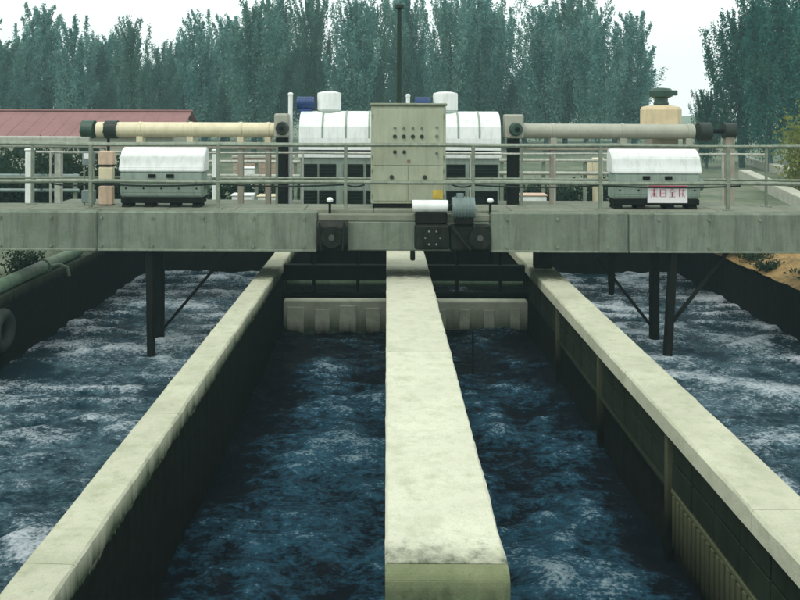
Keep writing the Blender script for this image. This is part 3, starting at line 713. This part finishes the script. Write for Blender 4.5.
# end motors next to the enclosures
def endmotor(u0, u1, mat, label):
    x0, x1 = px(u0, 0, 17.6)[0], px(u1, 0, 17.6)[0]; c = (x0 + x1) / 2
    t = thing('gear_motor', label, 'gear motor', (c, 17.7, ZP))
    MB().box(x0, x1, 17.6, 17.95, 2.16, 2.68, .04, seg=2).build('gear_case', M['cream_grey'], t)
    MB().cyl((c + .03, 17.6, 2.36), (c + .03, 17.40, 2.36), .15, .12, 18).build('motor', M[mat], t, True)
    MB().cyl((c + .03, 17.40, 2.36), (c + .03, 17.36, 2.36), .05, seg=12).build('shaft_end', M['dark_steel'], t, True)
    MB().box(c - .12, c + .12, 17.66, 17.90, ZP, 2.158, .01).build('stand', M['dark_steel'], t)
endmotor(274, 288, 'knob', 'grey gear motor with a black round motor beside the thin white vent pipe')
endmotor(505, 524, 'green_motor', 'grey gear motor with a dark green round motor at the end of the shorter enclosure')

# lamp post
lp = px(399, 5, 17.2)
t = thing('lamp_post', 'tall dark green lamp pole with a small flat cap rising behind the control cabinet', 'lamp post', (lp[0], 17.25, ZP))
MB().cyl((lp[0], 17.25, ZP), (lp[0], 17.25, lp[2] - .08), .062, .048, 14).build('pole', M['lamp_green'], t, True)
MB().lathe((lp[0], 17.25, lp[2] - .09), [(.05, 0), (.10, .03), (.10, .09), (.06, .12), (.01, .125)], 16).build('cap', M['lamp_green'], t, True)
MB().box(lp[0] - .1, lp[0] + .1, 17.15, 17.35, ZP, ZP + .03, .004).build('base_plate', M['lamp_green'], t)

# long pipes on saddle beams
def longpipe(x0, x1, mat, label, saddles):
    Y = 18.0; zc = 2.315; r = .165
    t = thing('long_pipe', label, 'pipe', ((x0 + x1) / 2, Y, ZP))
    MB().cyl((x0, Y, zc), (x1, Y, zc), r, seg=28).build('pipe', M[mat], t, True)
    MB().box(x0 - .1, x1 + .1, Y - .09, Y + .09, 1.90, 2.02, .01).build('beam', M['pinkgrey'], t)
    for x in saddles:
        MB().box(x - .07, x + .07, Y - .12, Y + .12, 2.022, 2.17, .01).build('saddle', M[mat], t)
        MB().cyl((x - .03, Y, zc), (x + .03, Y, zc), r + .012, seg=28).build('strap', M[mat], t, True)
        MB().box(x - .06, x + .06, Y - .06, Y + .06, ZP, 1.898, .008).build('support_post', M['pinkgrey'], t)
    return t
longpipe(-6.35, -2.46, 'cream', 'long cream painted horizontal pipe on saddles ending beside the vent pipe', (-5.4, -4.3, -3.2, -2.6))
longpipe(2.72, 6.72, 'cream_grey', 'long weathered grey cream pipe on saddles under the cream gear housing', (3.64, 5.16, 6.6))
def coupling(u, Y, mat, label, sz=.13):
    x = px(u, 0, Y)[0]
    t = thing('pipe_coupling', label, 'coupling', (x, Y, 2.03))
    MB().cyl((x - sz, Y, 2.315), (x + sz, Y, 2.315), .20, seg=16).build('band', M[mat], t, True)
    for q in range(6):
        a_ = q * math.pi / 3 + .3; MB().cyl((x - sz - .02, Y + .165 * math.cos(a_), 2.315 + .165 * math.sin(a_)), (x + sz + .02, Y + .165 * math.cos(a_), 2.315 + .165 * math.sin(a_)), .018, seg=6).build('bolt', M[mat], t)
coupling(89, 18, 'green_motor', 'dark green coupling at the tip of the cream pipe')
coupling(112, 18, 'knob', 'black coupling round the cream pipe above the junction boxes')
coupling(704, 18, 'knob', 'black coupling at the end of the weathered grey cream pipe')
# second coupling with its stub
x = px(729, 0, 18)[0]
t = thing('bearing_block', 'black round bearing block on a post past the end of the weathered pipe', 'bearing', (x, 18, ZP))
MB().cyl((x - .12, 18, 2.34), (x + .12, 18, 2.34), .17, seg=18).build('bearing', M['knob'], t, True)
MB().box(x - .1, x + .1, 17.92, 18.08, ZP, 2.2, .01).build('post', M['pinkgrey'], t)
MB().cyl((x - .4, 18, 2.33), (x - .12, 18, 2.33), .05).build('shaft', M['dark_steel'], t, True)
# left low beam
t = thing('pipe_beam', 'pale grey green horizontal beam on posts past the tip of the cream pipe', 'beam', (-7.0, 18, ZP))
MB().box(-9.6, -6.47, 17.86, 18.14, 1.92, 2.16, .03, seg=2).build('beam', M['galv_far'], t)
for x in (-9.2, -7.2):
    zb = ZP if x > -7.4 else GZ
    MB().box(x - .07, x + .07, 17.93, 18.07, zb, 1.918, .008).build('support_post', M['galv_far'], t)

# cream gear housing
x0, x1 = px(641, 0, 18.62)[0], px(681, 0, 18.62)[0]; c = (x0 + x1) / 2
t = thing('gear_housing', 'cream faceted gear housing with a dark green motor on top standing above the long pipe', 'gear housing', (c, 18.35, ZP))
bm = MB(); rr = (x1 - x0) / 2 * 1.04
bm.lathe((c, 18.62, 2.30), [(rr * .96, 0), (rr, .03), (rr, .50), (rr * .93, .56), (rr * .5, .60), (.05, .61)], 6); bm.build('case', M['housing'], t)
MB().box(c - .3, c + .3, 18.32, 18.92, ZP, 2.298, .02).build('pedestal', M['pinkgrey'], t)
MB().lathe((c, 18.62, 2.90), [(.16, 0), (.17, .04), (.15, .08), (.15, .16), (.25, .20), (.26, .32), (.20, .38), (.02, .40)], 20).build('motor', M['green_motor'], t, True)
MB().box(c + .1, c + .36, 18.55, 18.70, 3.12, 3.24, .02).build('terminal_box', M['green_motor'], t)

# ------------------------------------------------------------------ pipe and tyre on the left bank
t = thing('bank_pipe', 'green painted pipe lying along the dark outer tank wall with a hooked end', 'pipe', (-6.1, 12, -.16))
MB().tube([(-6.10, 6, -.05), (-6.10, 9, -.05), (-6.09, 12, -.052), (-6.10, 14.8, -.05), (-6.1, 16.2, -.05)], .11, 14).build('pipe', M['green_pipe'], t, True)
for y in (8, 11.3, 14.6): MB().cyl((-6.1, y - .04, -.05), (-6.1, y + .04, -.05), .135, seg=14).build('flange', M['green_pipe'], t, True)
MB().tube([(-6.0, 14.6, -.05), (-5.85, 14.7, -.04), (-5.74, 14.75, -.10), (-5.71, 14.76, -.25)], .03, 8).build('hooked_branch', M['green_pipe'], t, True)
t = thing('old_tyre', 'old black tyre hanging against the outer tank wall below the green pipe', 'tyre', (-5.85, 12.4, -.66))
def torus(c, Rm, r, ax, n=28, m=12):
    bm = bmesh.new(); g = {}
    for i in range(n):
        for j in range(m):
            a_, b_ = 2 * math.pi * i / n, 2 * math.pi * j / m
            v = Vector(((Rm + r * math.cos(b_)) * math.cos(a_), (Rm + r * math.cos(b_)) * math.sin(a_), r * 1.1 * math.sin(b_)))
            g[i, j] = bm.verts.new(Vector(c) + ax @ v)
    for i in range(n):
        for j in range(m): bm.faces.new((g[i, j], g[(i + 1) % n, j], g[(i + 1) % n, (j + 1) % m], g[i, (j + 1) % m]))
    k = MB(); k._join(bm); return k
torus((-5.865, 12.5, -.64), .24, .095, Matrix.Rotation(R(90), 3, 'Y')).build('tread', M['rubber'], t, True)
MB().tube([(-5.90, 12.5, -.32), (-5.96, 12.5, -.14), (-6.05, 12.5, .055)], .014, 6).build('rope', M['cream_grey'], t)

# ------------------------------------------------------------------ beyond the tank
def shed():
    t = thing('shed', 'long low shed with a faded red ribbed roof behind the cream pipe', 'shed', (-18.5, 43, GZ))
    x0, x1 = -30, px(192, 0, 43)[0]
    MB().box(x0 + .3, x1 - .3, 40.4, 45.6, GZ, 1.48, .02).build('wall', M['shed_wall'], t)
    MB().prof_x(x0 + .3, x1 - .3, [(40.4, 1.482), (45.6, 1.482), (43, 2.55)], 0).build('gable', M['shed_wall'], t)
    for s in (-1, 1):
        n = int((x1 - x0) / .75)
        for k in range(n):
            a_ = x0 + (x1 - x0) * k / n; b_ = x0 + (x1 - x0) * (k + 1) / n
            rb = MB()
            rb.prof_x(a_ + .01, b_ - .05, [(43, 2.70), (43 + s * 3, 1.46), (43 + s * 3, 1.50), (43, 2.74)], 0)
            rb.prof_x(b_ - .05, b_ + .01, [(43, 2.71), (43 + s * 3.02, 1.47), (43 + s * 3.02, 1.508), (43, 2.748)], 0)
            rb.build('roof_panel', M['roof_red'], t)
    MB().box(x0 - .05, x1 + .05, 42.86, 43.14, 2.72, 2.82, .03).build('ridge_cap', M['roof_red'], t)
    for x in np.arange(x0 + 2, x1 - 1, 3.2):
        f = MB().box(x, x + 1.1, 40.36, 40.398, .35, 1.2, .005).build('window', M['shed_wall'], t)
        MB().box(x + .06, x + 1.04, 40.345, 40.358, .41, 1.14, .002).build('pane', M['louvre'], f)
shed()

def brickwall():
    t = thing('brick_wall', 'low pinkish brick garden wall with a pale coping seen under the cream pipe', 'wall', (-4.4, 30, GZ))
    x0, x1 = px(236, 0, 30)[0], px(292, 0, 30)[0]
    me = None; z = GZ; k = 0
    while z < 1.0:
        off = .11 if k % 2 else 0; x = x0 - off
        while x < x1 - .1:
            if me is None:
                b = MB().box(0, .205, 0, .2, 0, .085, .006).build('brick', M['brick'], t); me = b.data; b.location = (x, 30, z)
            else:
                b = bpy.data.objects.new('brick', me); COL.objects.link(b); b.parent = t
                b.matrix_parent_inverse = Matrix.Translation(-t.location); b.location = (x, 30 + random.uniform(-.004, .004), z)
            x += .215
        z += .1; k += 1
    MB().box(x0 - .1, x1 + .08, 30.012, 30.19, GZ, z - .02, 0).build('mortar', M['low_wall'], t)
    MB().box(x0 - .14, x1 + .1, 29.96, 30.24, z - .015, z + .07, .01).build('coping_slab', M['low_wall'], t)
brickwall()

def kerb(p, q, h, w_, label):
    a_, b_ = Vector(p), Vector(q); a_.z = b_.z = GZ + h / 2
    o = MB(); L = (b_ - a_).length; ang = math.atan2((b_ - a_).y, (b_ - a_).x); c = (a_ + b_) / 2
    o.box(c.x - L / 2, c.x + L / 2, c.y - w_ / 2, c.y + w_ / 2, GZ - .05, GZ + h, .02, Matrix.Rotation(ang, 3, 'Z'))
    tag(o.build('low_wall', M['low_wall']), label, 'low wall')
kerb((22.6, 52, 0), (15.5, 22, 0), .42, .5, 'middle pale concrete low wall on the lawn past the black bearing block')
kerb((17.0, 39, 0), (12.0, 21, 0), .42, .5, 'pale concrete low wall on the lawn closest to the soil bank')
kerb((29.5, 60, 0), (20.5, 25, 0), .42, .5, 'outermost pale concrete low wall on the lawn below the yellow green shrub')

# white boxes
def wbox(u0, u1, v0, v1, Y, lid, label):
    a_ = px(u0, v0, Y); b_ = px(u1, v1, Y)
    t = thing('white_box', label, 'box', ((a_[0] + b_[0]) / 2, Y, GZ))
    MB().box(a_[0], b_[0], Y, Y + .5, GZ, a_[2] - .05, .02).build('case', M['white_paint'], t)
    MB().box(a_[0] - .03, b_[0] + .03, Y - .03, Y + .53, a_[2] - .048, a_[2], .012).build('lid', M[lid], t)
wbox(518, 547, 194, 206, 23.5, 'rust_pink', 'white box with a pinkish lid seen behind the railing beside the dark hedge')
wbox(232, 252, 195, 206, 23.5, 'white_paint', 'small white box seen through the railing near the brick wall')
wbox(258, 277, 196, 206, 23.8, 'cream', 'small white box with a cream lid seen through the railing near the brick wall')
wbox(242, 255, 168, 176, 28.5, 'white_paint', 'white cabinet standing in front of the pinkish brick wall')
def wpost(u, v0, v1, Y, w_, mat, label):
    a_ = px(u, v0, Y); t = thing('marker_post', label, 'post', (a_[0], Y, GZ))
    MB().box(a_[0] - w_, a_[0] + w_, Y - w_, Y + w_, GZ, a_[2] - .06, .015).build('shaft', M[mat], t)
    MB().box(a_[0] - w_ * 1.2, a_[0] + w_ * 1.2, Y - w_ * 1.2, Y + w_ * 1.2, a_[2] - .058, a_[2], .02).build('cap', M[mat], t)
wpost(30, 150, 0, 21.8, .09, 'white_paint', 'white square post in front of the dark shrubs past the end of the cream pipe')
wpost(598, 157, 0, 25, .13, 'cream', 'cream square post seen just beside the signed motor hood')
wpost(589, 159, 0, 26, .09, 'cream', 'thin cream post seen just beside the signed motor hood')
wpost(216, 150, 0, 24, .09, 'white_paint', 'white square post seen beside the unsigned motor hood')

def frame(x0, x1, Y, zs, n, r, mat, label):
    t = thing('pipe_rack', label, 'pipe rack', ((x0 + x1) / 2, Y, GZ))
    for z in zs: MB().cyl((x0, Y, z), (x1, Y, z), r, seg=10).build('pipe', M[mat], t, True)
    for k in range(n):
        x = x0 + .15 + (x1 - x0 - .3) * k / (n - 1); MB().box(x - .05, x + .05, Y + r, Y + r + .1, GZ, max(zs) + .05, .008).build('post', M['galv'], t)
frame(3.3, 8.6, 24.5, [1.30, .92], 5, .055, 'galv_far', 'rack of two pale pipes on grey posts behind the low dark hedge')
frame(-7.6, -2.6, 24.6, [1.22, .80], 5, .05, 'galv_far', 'rack of two pale pipes on grey posts before the pinkish brick wall')
frame(-13.5, -8.4, 22.4, [.95, .55], 5, .05, 'grey_motor', 'rack of two blue grey pipes in front of the dark thicket')
def stone(x, y, z, r, label, seed):
    bm = bmesh.new(); bmesh.ops.create_icosphere(bm, subdivisions=2, radius=r)
    for v in bm.verts:
        n_ = mnoise.noise(v.co * (2.2 / r) * .5 + Vector((seed, 0, 0))); v.co *= 1 + .45 * n_; v.co.z *= .65
    k = MB(); k._join(bm)
    for v in k.bm.verts: v.co += Vector((x, y, z))
    o = k.build('stone', M['low_wall'] if seed % 2 else M['girder']); tag(o, label, 'stone', 'stones along the soil bank edge')
for i in range(9): stone(7.36 + random.uniform(0, .35), 10.6 + i * .62 + random.uniform(-.2, .2), -.34, random.uniform(.06, .13), 'rough stone lying along the edge of the ochre soil bank', i)

# ------------------------------------------------------------------ plants
def leaf_mesh(name, P, size, mat, upright=.3, parent=None):
    """many small leaf faces at the points P"""
    n = len(P); d1 = rng.normal(size=(n, 3)); d1[:, 2] += upright * 3; d1 /= np.linalg.norm(d1, axis=1)[:, None]
    d2 = np.cross(d1, rng.normal(size=(n, 3))); d2 /= np.linalg.norm(d2, axis=1)[:, None]
    s = size * rng.uniform(.6, 1.35, n)[:, None]
    v = np.stack([P - d1 * s * .6, P + d2 * s * .30, P + d1 * s * .6, P - d2 * s * .30], 1).reshape(-1, 3)
    me = bpy.data.meshes.new(name); me.vertices.add(4 * n); me.vertices.foreach_set('co', v.reshape(-1).astype(np.float32))
    me.loops.add(4 * n); me.loops.foreach_set('vertex_index', np.arange(4 * n, dtype=np.int32))
    me.polygons.add(n); me.polygons.foreach_set('loop_start', np.arange(0, 4 * n, 4, dtype=np.int32)); me.polygons.foreach_set('loop_total', np.full(n, 4, dtype=np.int32))
    me.update(); me.validate(); me.materials.append(mat); return me

def poplar_meshes(h, w_, leaves, size, mat, nb=70, lean=.0):
    """tapered trunk, rising limbs, and leaves in clumps along the limbs"""
    tr = MB(); k = 9
    tp = [(.12 * math.sin(i * .9), .10 * math.cos(i * 1.1), h * .92 * i / k) for i in range(k + 1)]
    tr.tube(tp, [max(.02, .019 * h * (1 - .93 * i / k)) for i in range(k + 1)], 8)
    pts = []
    limbs = []
    for i in range(nb):
        f = (i + rng.random()) / nb; z0 = h * (.06 + .74 * f)
        az = i * 2.399 + rng.uniform(-.5, .5)
        prof = (min(1, (f + .15) / .35) ** .7) * (1 - f) ** .45 * 1.1 + .16
        L = w_ * prof * rng.uniform(.55, 1.3); rise = L * rng.uniform(1.3, 2.4) + h * rng.uniform(.03, .13)
        rise = min(rise, h * 1.0 - z0)
        q = [(L * s_ ** .75 * math.cos(az) + .12 * rng.normal() * s_, L * s_ ** .75 * math.sin(az) + .12 * rng.normal() * s_, z0 + rise * s_ ** 1.25) for s_ in np.linspace(0, 1, 7)]
        limbs.append((q, L)); q = np.array(q)
        m = int(leaves / nb * (.45 + prof)); s = rng.uniform(.12, 1.0, m) ** .85 * 5.999
        i0 = s.astype(int); fr = (s - i0)[:, None]
        base = q[i0] * (1 - fr) + q[np.minimum(i0 + 1, 6)] * fr
        rad = (.09 + .105 * L) * (1.2 - .95 * s / 6)[:, None]
        pts.append(base + rng.normal(size=(m, 3)) * rad * np.array([1, 1, 2.0]))
    top = rng.normal(size=(int(leaves * .02), 3)) * np.array([.12, .12, h * .05]) + np.array([0, 0, h * .90]); pts.append(top)
    for q, L in limbs[::2]: tr.tube(q[:5], [.05 * .3 + .012 * L * (1 - j / 5) for j in range(5)], 5)
    P = np.concatenate(pts); P = P[P[:, 2] < h * 1.01]
    t_me = bpy.data.meshes.new('trunk'); tr.bm.to_mesh(t_me); tr.bm.free(); t_me.materials.append(M['bark'])
    return t_me, leaf_mesh('crown', P, size, mat)

variants = [poplar_meshes(12, w_, n, s, M['poplar'], nb) for w_, n, s, nb in ((1.6, 15000, .165, 44), (2.1, 19000, .17, 50), (1.35, 12000, .16, 34), (2.5, 22000, .17, 54), (1.9, 13000, .165, 36), (2.4, 15000, .165, 40), (1.7, 16000, .165, 60))]
def tree(var, x, y, h, wsc, label, group, cat='tree', name='poplar_tree', mats=None):
    t = thing(name, label, cat, (x, y, GZ - .05), group); s = h / 12
    for nm, me in (('trunk', var[0]), ('crown', var[1])):
        o = bpy.data.objects.new(nm, me); COL.objects.link(o); o.parent = t
    t.scale = (wsc * random.uniform(.9, 1.15), wsc * random.uniform(.9, 1.15), s); t.rotation_euler = (R(random.uniform(-3, 3)), R(random.uniform(-3, 3)), random.uniform(0, 6.28)); return t
def tree_px(u, v, Y, var, wsc, label, group, name='poplar_tree'):
    x = (u - CX) * Y / F; h = HCAM - (v - HY) * Y / F - GZ
    return tree(variants[var] if isinstance(var, int) else var, x, Y, h, wsc, label, group, name=name)

front = [(-14, 20, 1, 1.0), (22, 24, 2, .9), (44, 6, 0, 1.05), (71, 15, 2, 1.0), (93, 36, 6, .9), (111, 30, 4, .8), (135, 16, 0, .85), (158, 42, 5, .7), (182, 33, 4, .9),
         (203, 9, 2, 1.05), (222, 14, 0, .95), (253, 0, 1, .95), (279, -6, 0, 1.1), (314, -10, 3, .8), (352, -8, 6, 1.05), (374, 4, 5, .75), (412, -14, 3, .9), (449, -6, 5, .9),
         (478, -12, 3, .85), (503, 3, 4, 1.0), (547, 4, 1, 1.0), (566, -10, 3, .9), (599, 6, 1, .85), (634, 10, 0, .95)]
for i, (u, v, var, ws) in enumerate(front):
    lab, grp = (('tall hazy poplar rising behind the red shed roof', 'poplars behind the red shed') if u < 192 else ('tall hazy poplar rising behind the cream pipe', 'poplars behind the cream pipe') if u < 295 else
                ('tall hazy poplar rising behind the white machine enclosures', 'poplars behind the enclosures') if u < 505 else ('tall hazy poplar rising behind the weathered grey cream pipe', 'poplars behind the weathered pipe'))
    if u == 412: lab = 'tall hazy poplar directly behind the dark green lamp pole'
    if u == 634: lab = 'last tall poplar of the row, at the open sky gap above the gear housing'
    tree_px(u, v, 62 + (i * 37 % 11), var, ws, lab, grp)
for i, u in enumerate(range(-30, 632, 29)):
    tree_px(u + random.uniform(-8, 8), random.uniform(42, 76), 78 + (i * 53 % 13), (i * 3) % 7, 1.25, 'lower poplar filling the back of the hazy tree row', 'poplars in the back of the tree row')

dvar = [poplar_meshes(12, 2.7, 26000, .16, M['dark_leaf'], 76), poplar_meshes(12, 2.2, 20000, .16, M['dark_leaf'], 58)]
for u, v, Y, k, ws, lab in ((741, 8, 47, 1, .72, 'slender dark green tree edging the open sky gap'), (770, -16, 44, 0, .82, 'tallest dark green tree near the yellow green shrub'),
                            (806, 4, 50, 0, .9, 'dark green tree standing behind the yellow green shrub'), (707, 88, 46, 1, .42, 'small dark bushy tree at the foot of the open sky gap')):
    tree_px(u, v, Y, dvar[k], ws, lab, None, 'leafy_tree')

def shrub(x, y, h, r, mat, n, size, label, group=None):
    t = thing('shrub', label, 'shrub', (x, y, GZ - .03), group)
    st = MB(); pts = []
    for k in range(9):
        az = k * 2.4 + rng.uniform(-.4, .4); rr = r * rng.uniform(.35, .85); zz = h * rng.uniform(.55, .95)
        e = np.array([rr * math.cos(az), rr * math.sin(az), zz])
        st.tube([(0, 0, 0), tuple(e * np.array([.4, .4, .55])), tuple(e)], [.025, .018, .008], 5)
        m = n // 9; s = rng.uniform(.15, 1, m)[:, None]
        pts.append(e * s * np.array([1, 1, 1]) + rng.normal(size=(m, 3)) * np.array([r * .24, r * .24, h * .13]))
    P = np.concatenate(pts); P[:, 2] = np.abs(P[:, 2]); P = P[P[:, 2] < h * 1.08]
    tm = bpy.data.meshes.new('stems'); st.bm.to_mesh(tm); st.bm.free(); tm.materials.append(M['bark'])
    for nm, me in (('stems', tm), ('foliage', leaf_mesh('foliage', P, size, mat))):
        o = bpy.data.objects.new(nm, me); COL.objects.link(o); o.parent = t
for i in range(9): shrub(-12.9 + i * .58, 23.0 + (i % 3) * .9, 1.75 + .45 * random.random(), .8, M['shrub'], 2600, .11, 'dark green shrub in the thicket past the tip of the cream pipe', 'shrubs past the tip of the cream pipe')
for i in range(9): shrub(3.2 + i * .52, 25.6 + (i % 2) * .6, .95 + .25 * random.random(), .5, M['shrub'], 900, .10, 'low dark shrub behind the white box with the pinkish lid', 'low hedge shrubs behind the pink lidded box')
for i in range(5): shrub(-5.4 + i * .62, 25.8 + (i % 2) * .5, .9 + .3 * random.random(), .5, M['shrub'], 900, .10, 'low dark shrub in front of the pinkish brick wall', 'low shrubs before the brick wall')
for i in range(5): shrub(-6.9 - (i % 2) * .5, 10.5 + i * 1.25, .42 + .15 * random.random(), .42, M['shrub'], 700, .07, 'low dark shrub on the bank beside the green pipe', 'shrubs on the pipe bank')
for i in range(8): shrub(7.42 + (i % 3) * .16, 10.2 + i * .95, .22 + .12 * random.random(), .30 + .1 * (i % 2), M['shrub'], 650, .055, 'small dark plant at the edge of the ochre soil bank', 'plants on the soil bank edge')
shrub(px(797, 0, 30)[0] + .2, 30, 3.35, 1.0, M['yellow_leaf'], 2600, .14, 'tall yellow green shrub in front of the dark trees')

# ------------------------------------------------------------------ haze: the damp air of the place
hz = MB().box(-260, 260, -30, 260, -3.2, 22, 0).build('haze', M['white_sign']); hz['kind'] = 'stuff'
hm = bpy.data.materials.new('damp_air'); hm.use_nodes = True; ht = hm.node_tree; ht.nodes.clear()
pv = ht.nodes.new('ShaderNodeVolumePrincipled'); pv.inputs['Color'].default_value = (.62, .94, 1, 1); pv.inputs['Density'].default_value = .0013
ho = ht.nodes.new('ShaderNodeOutputMaterial'); ht.links.new(pv.outputs[0], ho.inputs['Volume'])
hz.data.materials.clear(); hz.data.materials.append(hm)
